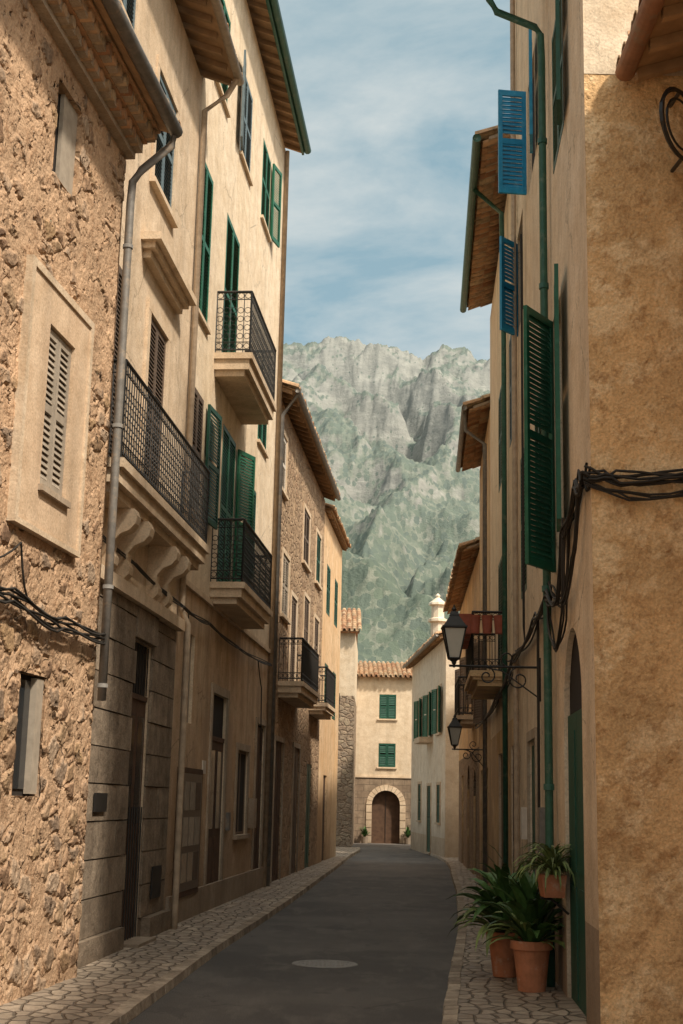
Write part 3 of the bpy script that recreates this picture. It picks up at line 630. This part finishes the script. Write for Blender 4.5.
facade(mb,FR4,33.005,44.5,0,8.0,[(34.5,35.6,4.4,6,.05,'void'),(38,39.1,4.4,6,.05,'void'),(41.5,42.6,4.4,6,.05,'void'),(34.4,35.7,.05,2.7,.06,'void'),(37.6,38.9,.05,2.9,.06,'wood'),(41.2,42.4,.05,2.7,.06,'void')],'R4',bands=[(3.2,'stone2')])
archfill(mb,FR4,37.6,38.9,2.9,'stone2',.055); archfill(mb,FR4,34.4,35.7,2.7,'stone2',.055)
shell(mb,FR4,33.005,44.5,8.0,7,'R4',gable=1.3); mb.obj('walls',h13)
mb=MB()
for a in (34.5,38,41.5): shut_open(mb,FR4,a+1.12,4.4,6,.5,math.radians(15),'brown',step=.08); shut(mb,FR4,a,a+1.1,4.4,6,'brown',step=.08)
mb.obj('shutters',h13); tiles(h13,FR4,33.1,44.6,.42,8.05,3.8,rafter=False,deck='tile')
balcony(h13,FR4,34.0,36.4,.5,3.8,4.0,4.95)
# ------------------------------------------------------------------ GROUND
s=NT('asphalt')
col=s.mix(s.ramp(s.noise(.35,5,.6),[(.4,0),(.62,1)]),(.075,.069,.064),(.118,.108,.098))
col=s.mix(s.ramp(s.noise(2.2,5,.7,co=s.map((1,.35,1))),[(.5,0),(.68,.65)]),col,(.165,.15,.134))
vm=s.n('ShaderNodeVectorMath',operation='MULTIPLY_ADD'); s.l(s.noise(2.5,5,.65),vm.inputs[0]); vm.inputs[1].default_value=(.9,.9,0); s.l(s.co,vm.inputs[2])
v=s.n('ShaderNodeTexVoronoi',feature='DISTANCE_TO_EDGE',voronoi_dimensions='2D'); s.l(vm.outputs[0],v.inputs['Vector']); v.inputs['Scale'].default_value=.45
col=s.mix(s.math('MULTIPLY',s.ramp(v.outputs['Distance'],[(.002,1),(.007,0)]),s.ramp(s.noise(.7,3),[(.45,0),(.55,.8)])),col,(.03,.027,.025))
col=s.mix(s.ramp(s.noise(.9,4,.6,co=s.map((1,.5,1))),[(.60,0),(.615,.5)]),col,(.06,.056,.053))
col=s.mix(1.0,col,s.ramp(s.noise(90,2),[(.3,.5),(.7,1.5)]),'MULTIPLY')
M['asphalt']=s.fin(col,.75,s.bump(s.noise(120,2),.6,.008),spec=.4)
def paving(name):
    s=NT(name)
    w=s.n('ShaderNodeTexNoise'); s.l(s.co,w.inputs['Vector']); w.inputs['Scale'].default_value=4
    vm=s.n('ShaderNodeVectorMath',operation='MULTIPLY_ADD'); s.l(w.outputs['Color'],vm.inputs[0]); vm.inputs[1].default_value=(.10,.10,0); s.l(s.co,vm.inputs[2])
    co=s.map((1.5,1.0,1),vm.outputs[0],(0,0,.12))
    v=s.n('ShaderNodeTexVoronoi',feature='DISTANCE_TO_EDGE',voronoi_dimensions='2D'); s.l(co,v.inputs['Vector']); v.inputs['Scale'].default_value=4.3; v.inputs['Randomness'].default_value=.75
    v2=s.n('ShaderNodeTexVoronoi',feature='F1',voronoi_dimensions='2D'); s.l(co,v2.inputs['Vector']); v2.inputs['Scale'].default_value=4.3; v2.inputs['Randomness'].default_value=.75
    r=s.sep(v2.outputs['Color'])
    c=s.ramp(r[0],[(0,(.30,.24,.18)),(.4,(.46,.37,.28)),(.7,(.58,.47,.36)),(1,(.38,.30,.23))])
    c=s.mix(s.ramp(s.noise(1.3,5,.6),[(.35,.5),(.65,0)]),c,(.20,.16,.125)); c=s.mix(s.ramp(s.noise(16,4,.7),[(.4,.5),(.6,0)]),c,(.22,.175,.13))
    jm=s.ramp(v.outputs['Distance'],[(.02,1),(.10,0)]); c=s.mix(s.math('MULTIPLY',jm,.6),c,(.14,.11,.085))
    h=s.math('SUBTRACT',s.math('ADD',s.math('MULTIPLY',s.noise(9,4,.6),.7),s.math('MULTIPLY',r[1],.7)),jm)
    return s.fin(c,s.ramp(s.noise(5,4),[(.3,.5),(.7,.8)]),s.bump(h,1.0,.035),spec=.4)
M['pave']=paving('stone_paving'); M['kerb']=ashlar('kerb_stone',(.44,.36,.28),(.54,.45,.35),.7,5)
M['dirt']=simple('dry_ground',(.26,.22,.15),.95,.4,scale=.2)
RL=[(-2.3,2),(-1.85,9),(-1.62,12.2),(-1.53,14.2),(-1.39,16.9),(-1.08,21),(-.64,27.3),(-.3,33),(.04,38.4),(.63,48.6),(1.0,53),(1.05,56)]
RR=[(.0,2),(.62,9),(.99,12.56),(1.28,15.4),(1.79,20.1),(2.29,26),(2.62,30),(2.92,34.6),(3.4,41),(3.60,45.4),(3.55,50),(3.3,56)]
def interp0(T,y):
    for (x0,y0),(x1,y1) in zip(T,T[1:]):
        if y<=y1:
            t=(y-y0)/(y1-y0); t=max(t,0); return x0+(x1-x0)*t
    return T[-1][0]
def interp(T,y): return sum(interp0(T,y+d) for d in (-1.5,-.75,0,.75,1.5))/5
mb=MB(); mb.face([(-3000,-300,-.02),(3000,-300,-.02),(3000,5000,-.02),(-3000,5000,-.02)],'dirt'); mb.obj('ground')
ys=[2+.5*i for i in range(109)]
mb=MB()
for y0,y1 in zip(ys,ys[1:]):
    mb.face([(interp(RL,y0),y0,0),(interp(RR,y0),y0,0),(interp(RR,y1),y1,0),(interp(RL,y1),y1,0)],'asphalt')
mb.obj('road')
mb=MB(); mb.face([(-6,56,-.002),(9,56,-.002),(9,65.5,-.002),(-6,65.5,-.002)],'asphalt'); mb.obj('road_square')
def pavement(side):
    mb=MB(); kb=MB(); T=RL if side<0 else RR; H=.09
    for y0,y1 in zip(ys,ys[1:]):
        x0,x1=interp(T,y0),interp(T,y1)
        def wl(y):
            if side<0: return (-4.24+.13*y if y<13.75 else -3.93+.087*y) -.25
            return (3.0 if y<10.65 else 1.33+.0638*y)+.4
        k=.13*side; h=H
        g0=.012; j=random.uniform(-.008,.008)
        kb.box([(x0+j,y0+g0,-.01),(x1+j,y1-g0,-.01),(x1+k+j,y1-g0,-.01),(x0+k+j,y0+g0,-.01),(x0+j+k*.08,y0+g0,h-.004),(x1+j+k*.08,y1-g0,h-.004),(x1+k+j,y1-g0,h+.002),(x0+k+j,y0+g0,h+.002)],'block2')
        W0,W1=wl(y0),wl(y1)
        if side<0 and y0>=46: W0,W1=-5,-5
        if side>0 and y0>=44.4: W0,W1=4.6,4.6
        mb.face([(x0+k*.7,y0,h-.012),(x1+k*.7,y1,h-.012),(W1,y1,h+.03),(W0,y0,h+.03)],'pave')
    mb.obj('pavement'); kb.obj('kerb')
M['block2']=blockstone('kerb_block_stone',(.38,.31,.24),(.54,.45,.35))
pavement(-1); pavement(1)
mb=MB(); lathe(mb,-.075,16.2,[(0,.006),(.30,.006),(.30,.010),(.37,.010),(.38,.003)],'steel',36)
for i in range(-5,6):
    for j in range(-5,6):
        if i*i+j*j<26: x=-.075+i*.05; y=16.2+j*.05; mb.box([(x-.016,y-.016,.006),(x+.016,y-.016,.006),(x+.016,y+.016,.006),(x-.016,y+.016,.006),(x-.014,y-.014,.011),(x+.014,y-.014,.011),(x+.014,y+.014,.011),(x-.014,y+.014,.011)],'steel')
mb.obj('manhole_cover')
# ------------------------------------------------------------------ LANTERNS
def lantern(Y,zc,xw,xl,sc=1.0):
    e=empty('wall_lantern',(xl,Y,zc)); mb=MB()
    def sq(z,r): return [(xl+r*math.cos(t),Y+r*math.sin(t),z) for t in [math.pi/4+i*math.pi/2 for i in range(4)]]
    def frus(z0,r0,z1,r1,k):
        a,b=sq(z0,r0*sc),sq(z1,r1*sc); mb.raw(a+b,[(0,1,5,4),(1,2,6,5),(2,3,7,6),(3,0,4,7),(3,2,1,0),(4,5,6,7)],k)
    z=zc
    frus(z-.26*sc,.085,z+.10*sc,.185,'lglass')
    a,b=sq(z-.27*sc,.092*sc),sq(z+.11*sc,.195*sc)
    for i in range(4): tube(mb,[a[i],b[i]],.011*sc,'iron',5); tube(mb,[a[i],a[(i+1)%4]],.012*sc,'iron',5); tube(mb,[b[i],b[(i+1)%4]],.013*sc,'iron',5)
    frus(z+.11*sc,.22,z+.13*sc,.22,'iron'); frus(z+.13*sc,.20,z+.27*sc,.075,'iron'); frus(z+.27*sc,.085,z+.32*sc,.06,'iron')
    lathe(mb,xl,Y,[(.02*sc,z+.32*sc),(.035*sc,z+.35*sc),(.015*sc,z+.38*sc),(0,z+.42*sc)],'iron',8)
    frus(z-.31*sc,.04,z-.27*sc,.095,'iron'); lathe(mb,xl,Y,[(0,z-.36*sc),(.03*sc,z-.33*sc),(.03*sc,z-.30*sc)],'iron',8)
    mb.obj('lamp_head',e)
    mb=MB(); zb=z-.36*sc; u=(1,0)
    tube(mb,[(xl,Y,z-.34*sc),(xl,Y,zb-.02)],.014*sc,'iron',6)
    tube(mb,[(xl-.06*sc,Y,zb),(xw,Y,zb)],.016*sc,'iron',6)
    L=xw-xl; r=.15*sc
    spiral(mb,(xl+L*.75,Y,zb-r),u,r,1.3,.010*sc,'iron',1,math.pi/2); spiral(mb,(xl+L*.38,Y,zb-r*.8),u,r*.75,1.3,.010*sc,'iron',-1,math.pi/2)
    spiral(mb,(xl+L*.62,Y,zb+r*.7),u,r*.65,1.2,.009*sc,'iron',-1,-math.pi/2)
    tube(mb,[(xw-.02,Y,zb-.38*sc),(xl+L*.55,Y,zb-.05*sc),(xl+L*.3,Y,zb)],.010*sc,'iron',5)
    mb.box([(xw-.02,Y-.03,zb-.42*sc),(xw+.05,Y-.03,zb-.42*sc),(xw+.05,Y+.03,zb-.42*sc),(xw-.02,Y+.03,zb-.42*sc),(xw-.02,Y-.03,zb+.12*sc),(xw+.05,Y-.03,zb+.12*sc),(xw+.05,Y+.03,zb+.12*sc),(xw-.02,Y+.03,zb+.12*sc)],'iron')
    mb.obj('bracket',e)
lantern(15.6,3.70,1.33+.0638*15.6,1.33,.92); lantern(30,3.36,1.33+.0638*30,2.58)
# ------------------------------------------------------------------ CABLES
def cable(pts,strands=4,spread=.03,r=.011,name='power_cable',sag=.03):
    mb=MB()
    for sN in range(strands):
        ph=random.uniform(0,6.3); o=[random.uniform(-spread,spread) for _ in range(3)]; out=[]
        for (p,q) in zip(pts,pts[1:]):
            p,q=Vector(p),Vector(q); n=max(4,int((q-p).length/.18)); sg=sag*random.uniform(.6,1.5)
            for i in range(n):
                t=i/n; v=p.lerp(q,t); v.z-=sg*4*t*(1-t); w=.4*spread*math.sin(ph+t*5+sN)
                out.append((v.x+o[0]*.5,v.y+o[1]*.5,v.z+o[2]+w))
        out.append(tuple(Vector(pts[-1])+Vector((0,0,o[2])))); tube(mb,out,r,'cable',5,False)
    mb.obj(name,None,True)
cable([FL1.p(9,.09,3.5),FL1.p(11.1,.09,3.42),FL1.p(12.4,.09,3.36),FL1.p(13.8,.1,3.42)],7,.07,.012)
cable([FL.p(13.9,.1,4.62),FL.p(16,.1,4.55),FL.p(18.9,.12,4.45),FL.p(21,.1,4.5),FL.p(24,.1,4.45),FL.p(28.4,.08,4.6)],4,.04,.010)
cable([FL1.p(10.4,.07,3.62),FL1.p(11.3,.07,3.9),FL1.p(11.6,.07,3.45)],1,.01,.01,sag=.1)
cable([FL.p(26.4,.08,4.5),FL.p(27,.08,4.0),FL.p(27.2,.08,2.6)],2,.02,.01)
cable([FL.p(19.4,.08,4.45),FL.p(19.45,.06,2.6),FL.p(19.45,.06,.6)],2,.02,.009,sag=0)
cable([(1.95,10.60,4.42),(2.2,10.57,4.38),(2.98,10.57,4.42)],7,.065,.012,sag=.01); cable([(1.95,10.6,4.40),(2.3,10.56,4.26),(2.98,10.57,4.34)],4,.04,.010,sag=.03)
cable([(2.98,10.58,4.38),(2.92,9.0,4.4),(2.92,6,4.5)],6,.05,.012)
cable([FR.p(10.62,.05,4.42),FR.p(11.1,.06,4.48),FR.p(12.2,.06,4.3),FR.p(12.6,.06,3.75),FR.p(13.7,.08,3.95),FR.p(15.6,.07,3.9),FR.p(19,.08,3.85),FR.p(24,.08,3.6),FR.p(33,.08,3.7)],8,.09,.012,sag=.08)
cable([FR.p(12.1,.07,4.35),FR.p(12.3,.07,3.5),FR.p(13.2,.07,3.35),FR.p(13.75,.08,3.8)],4,.05,.010,sag=.12)
cable([FR.p(11.0,.06,4.4),FR.p(11.4,.07,3.9),FR.p(12.6,.07,3.7)],3,.05,.010,sag=.15)
cable([FR.p(14.25,.05,7.9),FR.p(14.3,.05,3.9)],2,.03,.01,sag=0); cable([FR.p(17.4,.05,9.5),FR.p(17.4,.05,3.9)],2,.03,.01,sag=0); cable([FR.p(15.3,.05,3.9),FR.p(15.4,.05,.3)],3,.03,.012,sag=0)
mb=MB(); ring(mb,(2.74,10.3,7.35),(.7,.7),.30,.022,'iron',24); ring(mb,(2.74,10.3,7.35),(.7,.7),.22,.012,'iron',24); tube(mb,[(2.74,10.63,7.7),(2.74,10.3,7.65)],.018,'iron'); tube(mb,[(2.74,10.63,7.1),(2.74,10.3,7.05)],.018,'iron'); mb.obj('iron_wall_bracket')
# ------------------------------------------------------------------ PLANTS
def blades(mb,c,n,L,W,k,spread=1.0,up=.75,droop=.9):
    for i in range(n):
        az=random.uniform(0,2*math.pi); l=L*random.uniform(.6,1.1); w=W*random.uniform(.7,1.2); el=random.uniform(.45,1.35)*up
        d=Vector((math.cos(az),math.sin(az),0)); side=Vector((-d.y,d.x,0)); N=7; vs=[]; p=Vector(c)+d*random.uniform(0,.05); a=el*1.15; tw=random.uniform(-.4,.4)
        for j in range(N+1):
            t=j/N; ww=w*math.sin(math.pi*min(1,(t*.92+.08)))**.8*.5
            sd=(side+Vector((0,0,tw*t))).normalized(); vs+= [p-sd*ww, p-Vector((0,0,ww*.35)), p+sd*ww]
            p=p+(d*math.cos(a)*spread+Vector((0,0,math.sin(a))))*l/N; a-=droop*l/L/N*(1+t*1.4)
        fs=[]
        for j in range(N): fs+=[(3*j,3*j+1,3*j+4,3*j+3),(3*j+1,3*j+2,3*j+5,3*j+4)]
        mb.raw(vs,fs,k)
def potted(x,y,r,h,z0=.1):
    e=empty('potted_plant',(x,y,z0)); mb=MB()
    lathe(mb,x,y,[(0,z0),(r*.68,z0),(r*.92,z0+h*.82),(r*1.06,z0+h*.83),(r*1.08,z0+h),(r*.93,z0+h),(r*.9,z0+h*.9),(0,z0+h*.9)],'terra',24); mb.obj('pot',e,False)
    mb=MB(); lathe(mb,x,y,[(0,z0+h*.91),(r*.9,z0+h*.91)],'soil',16); mb.obj('soil',e); return e
e=potted(1.90,13.5,.19,.46); mb=MB(); blades(mb,(1.90,13.5,.5),80,.85,.11,'leaf',.75,1.2,1.0); blades(mb,(1.90,13.5,.5),25,.6,.08,'leaf2',1,1.0,1.3); mb.obj('leaves',e)
e=potted(1.78,14.6,.18,.44); mb=MB(); blades(mb,(1.78,14.6,.48),80,.92,.11,'leaf',.75,1.15,1.1); blades(mb,(1.78,14.6,.48),35,.8,.08,'leaf2',.9,1.0,1.3); mb.obj('leaves',e)
e=potted(1.95,15.5,.17,.4); mb=MB(); blades(mb,(1.95,15.5,.48),60,1.0,.09,'leaf',.7,1.2,1.0); mb.obj('leaves',e)
e=empty('wall_planter',(2.0,12.9,1.0)); mb=MB(); x,y=2.02,12.9
mb.box([(x-.10,y-.14,1.0),(x+.08,y-.14,1.0),(x+.08,y+.14,1.0),(x-.10,y+.14,1.0),(x-.13,y-.17,1.2),(x+.1,y-.17,1.2),(x+.1,y+.17,1.2),(x-.13,y+.17,1.2)],'terra'); tube(mb,[(2.16,12.9,.85),(2.0,12.9,.98),(1.9,12.9,.99)],.012,'iron'); mb.obj('pot',e)
mb=MB(); blades(mb,(x,y,1.18),170,.52,.028,'leaf2',.95,1.15,1.8); mb.obj('leaves',e)
mb=MB()
for px,py in ((1.40,64.6),(3.4,64.6)):
    lathe(mb,px,py,[(0,.0),(.14,0),(.18,.3),(.15,.3)],'concrete',12); blades(mb,(px,py,.3),40,.6,.1,'leaf',.6,1.2,.9)
mb.obj('doorway_plants')
# ------------------------------------------------------------------ MOUNTAIN
def ridgeh(u):
    T=[(-.6,.20),(-.3,.26),(-.12,.325),(-.06,.340),(-.035,.350),(-.005,.355),(.018,.352),(.032,.345),(.05,.335),(.062,.338),(.078,.345),(.095,.343),(.115,.337),(.2,.30),(.4,.24),(.8,.2)]
    for (a,b),(c,d) in zip(T,T[1:]):
        if u<=c: return b+(d-b)*max(0,(u-a))/(c-a)
    return .2
NX,NY=400,380; vs=[];fs=[]
Yr=1350.
for j in range(NY+1):
    t=j/NY; Y=260+(1650-260)*t
    for i in range(NX+1):
        q=2*i/NX-1; u=.02+.17*q+.45*q**5
        X=u*Y; tt=(Y-260)/(Yr-260)
        R=ridgeh(u)*Yr
        if tt<1: prof=.02+.60*tt**1.08+.38*max(0,(tt-.5)/.5)**1.5
        else: prof=1-.9*(tt-1)
        z=R*prof
        w=min(1,tt*2.2)*(1 if tt<1 else .6)
        p=Vector((X/210,Y/300,0.3)); rg=1-abs(noise.noise(p)*2); rg2=1-abs(noise.noise(p*2.7+Vector((3,1,7)))*2)
        gl=1-abs(noise.noise(Vector(((X+.55*Y)/110,(Y-.3*X)/420,2.1)))*2)
        gl2=1-abs(noise.noise(Vector(((X-.3*Y)/42,Y/170,7.1)))*2)
        fb_=noise.fractal(Vector((X/42,Y/42,z/60)),.75,2.1,7)
        fd=math.exp(-((tt-1)/.05)**2)
        z+=w*(1-fd*.85)*(50*(rg-.6)+28*(rg2-.6)+52*(gl-.6)+16*(gl2-.6))+w*11*fb_+fd*8*fb_
        b=33; ww=1.1*noise.noise(Vector((X/90,Y/90,5))); zz=z/b+ww; fr=zz-math.floor(zz); st=(math.floor(zz)+min(1,max(0,(fr-.1)/.6))-ww)*b
        kk=.6*min(1,max(0,(tt-.55)*4))*min(1,max(0,.4+2.4*noise.noise(Vector((X/160,Y/200,9))))); z=z*(1-kk)+st*kk
        vs.append((X,Y,max(z,-1)))
for j in range(NY):
    for i in range(NX):
        a=j*(NX+1)+i; fs.append((a,a+1,a+NX+2,a+NX+1))
s=NT('mountain_rock_scrub_haze'); g=s.n('ShaderNodeNewGeometry'); nz=s.sep(g.outputs['Normal'])[2]
def bignoise(sc,det,rg,co=None):
    x=s.n('ShaderNodeTexNoise'); s.l(co or s.co,x.inputs['Vector']); x.inputs['Scale'].default_value=sc; x.inputs['Detail'].default_value=det; x.inputs['Roughness'].default_value=rg; return x.outputs[0]
pz=s.sep(s.co)[2]
veg=s.math('ADD',nz,s.math('MULTIPLY',s.math('SUBTRACT',bignoise(.016,7,.72),.5),1.6))
veg=s.math('SUBTRACT',veg,s.math('MULTIPLY',pz,.0009))
vo=s.n('ShaderNodeTexVoronoi',feature='F1'); s.l(s.map((1,.55,.55)),vo.inputs['Vector']); vo.inputs['Scale'].default_value=.24
rc=s.sep(vo.outputs['Color'])
dens=s.ramp(veg,[(.10,.25),(.50,1)])
dot=s.math('LESS_THAN',s.math('ADD',vo.outputs['Distance'],s.math('MULTIPLY',rc[0],.4)),s.math('MULTIPLY',dens,.84))
vm_=s.ramp(veg,[(.22,0),(.42,.92)])
rock=s.ramp(bignoise(.05,8,.72,s.map((1,1,2.2))),[(.32,(.15,.13,.11)),(.52,(.27,.245,.205)),(.70,(.40,.37,.315))])
scr=s.ramp(bignoise(.12,5,.75),[(.38,(.075,.095,.05)),(.52,(.12,.135,.08)),(.66,(.21,.205,.145))])
col=s.mix(vm_,rock,scr); col=s.mix(s.math('MULTIPLY',dot,.85),col,s.ramp(rc[1],[(0,(.035,.055,.032)),(1,(.075,.10,.05))]))
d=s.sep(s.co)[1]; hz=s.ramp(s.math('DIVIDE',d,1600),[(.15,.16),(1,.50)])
col=s.mix(hz,col,(.27,.32,.33))  # aerial haze painted into the base colour, stronger with distance
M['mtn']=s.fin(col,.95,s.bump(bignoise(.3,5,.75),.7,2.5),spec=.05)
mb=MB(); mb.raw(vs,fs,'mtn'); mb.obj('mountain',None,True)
# ------------------------------------------------------------------ SKY + SUN
EL=math.radians(50); AZ=math.atan2(.70,-.71)
dirv=Vector((math.sin(AZ)*math.cos(EL),math.cos(AZ)*math.cos(EL),math.sin(EL)))
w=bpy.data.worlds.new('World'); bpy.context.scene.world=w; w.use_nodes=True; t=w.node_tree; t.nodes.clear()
def wn(ty,**k):
    x=t.nodes.new(ty)
    for a,b in k.items(): setattr(x,a,b)
    return x
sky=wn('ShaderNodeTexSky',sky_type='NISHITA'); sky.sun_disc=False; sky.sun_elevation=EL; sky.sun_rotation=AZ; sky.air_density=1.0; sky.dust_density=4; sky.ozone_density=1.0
tc=wn('ShaderNodeTexCoord'); sp=wn('ShaderNodeSeparateXYZ'); t.links.new(tc.outputs['Generated'],sp.inputs[0])
ad=wn('ShaderNodeMath',operation='ADD'); t.links.new(sp.outputs[2],ad.inputs[0]); ad.inputs[1].default_value=.12
dv=[]
for i in (0,1):
    m=wn('ShaderNodeMath',operation='DIVIDE'); t.links.new(sp.outputs[i],m.inputs[0]); t.links.new(ad.outputs[0],m.inputs[1]); dv.append(m)
cb=wn('ShaderNodeCombineXYZ'); t.links.new(dv[0].outputs[0],cb.inputs[0]); t.links.new(dv[1].outputs[0],cb.inputs[1])
mp=wn('ShaderNodeMapping'); t.links.new(cb.outputs[0],mp.inputs[0]); mp.inputs['Scale'].default_value=(1.5,2.0,1); mp.inputs['Rotation'].default_value=(0,0,.9); mp.inputs['Location'].default_value=(2.3,.7,0)
nz_=wn('ShaderNodeTexNoise'); t.links.new(mp.outputs[0],nz_.inputs['Vector']); nz_.inputs['Scale'].default_value=1.5; nz_.inputs['Detail'].default_value=9; nz_.inputs['Roughness'].default_value=.6; nz_.inputs['Distortion'].default_value=.25
rp=wn('ShaderNodeValToRGB'); t.links.new(nz_.outputs[0],rp.inputs[0]); e=rp.color_ramp.elements; e[0].position=.38; e[0].color=(0,0,0,1); e[1].position=.66; e[1].color=(.9,.9,.9,1)
hz=wn('ShaderNodeMix',data_type='RGBA'); hz.inputs[0].default_value=.7; t.links.new(sky.outputs[0],hz.inputs[6]); hz.inputs[7].default_value=(2.3,3.5,3.8,1)
mx=wn('ShaderNodeMix',data_type='RGBA'); t.links.new(rp.outputs[0],mx.inputs[0]); t.links.new(hz.outputs[2],mx.inputs[6]); mx.inputs[7].default_value=(4.7,4.95,4.85,1)
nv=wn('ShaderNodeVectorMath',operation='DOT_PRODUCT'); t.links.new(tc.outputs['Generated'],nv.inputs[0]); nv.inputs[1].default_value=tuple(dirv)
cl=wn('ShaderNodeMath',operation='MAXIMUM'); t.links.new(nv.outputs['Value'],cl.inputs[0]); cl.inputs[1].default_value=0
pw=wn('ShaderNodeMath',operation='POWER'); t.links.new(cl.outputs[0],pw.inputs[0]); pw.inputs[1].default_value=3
au=wn('ShaderNodeMix',data_type='RGBA',blend_type='ADD'); t.links.new(pw.outputs[0],au.inputs[0]); t.links.new(mx.outputs[2],au.inputs[6]); au.inputs[7].default_value=(10,8.6,6.8,1)  # extra warm glow around the sun, added to the sky to brighten the walls
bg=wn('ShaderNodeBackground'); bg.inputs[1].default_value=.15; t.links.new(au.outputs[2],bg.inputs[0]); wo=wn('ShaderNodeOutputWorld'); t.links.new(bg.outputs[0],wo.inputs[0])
sd=bpy.data.lights.new('sun','SUN'); sd.energy=4.8; sd.angle=math.radians(4); sd.color=(1,.89,.74); so=bpy.data.objects.new('sun',sd); C.objects.link(so)
so.rotation_euler=dirv.to_track_quat('Z','Y').to_euler(); so.location=(0,-20,40)
# ------------------------------------------------------------------ CAMERA
cam=bpy.data.cameras.new('camera'); co=bpy.data.objects.new('camera',cam); C.objects.link(co)
th=math.atan(.2144); co.matrix_world=Matrix.Translation((0,0,1.8))@Matrix.Rotation(math.pi/2+th,4,'X')@Matrix.Rotation(.022,4,'Z')
cam.sensor_fit='VERTICAL'; cam.sensor_height=36; cam.lens=1357/1024*36; cam.clip_start=.1; cam.clip_end=8000
sc=bpy.context.scene; sc.camera=co; sc.view_settings.view_transform='Standard'; sc.view_settings.look='None'; sc.view_settings.exposure=0
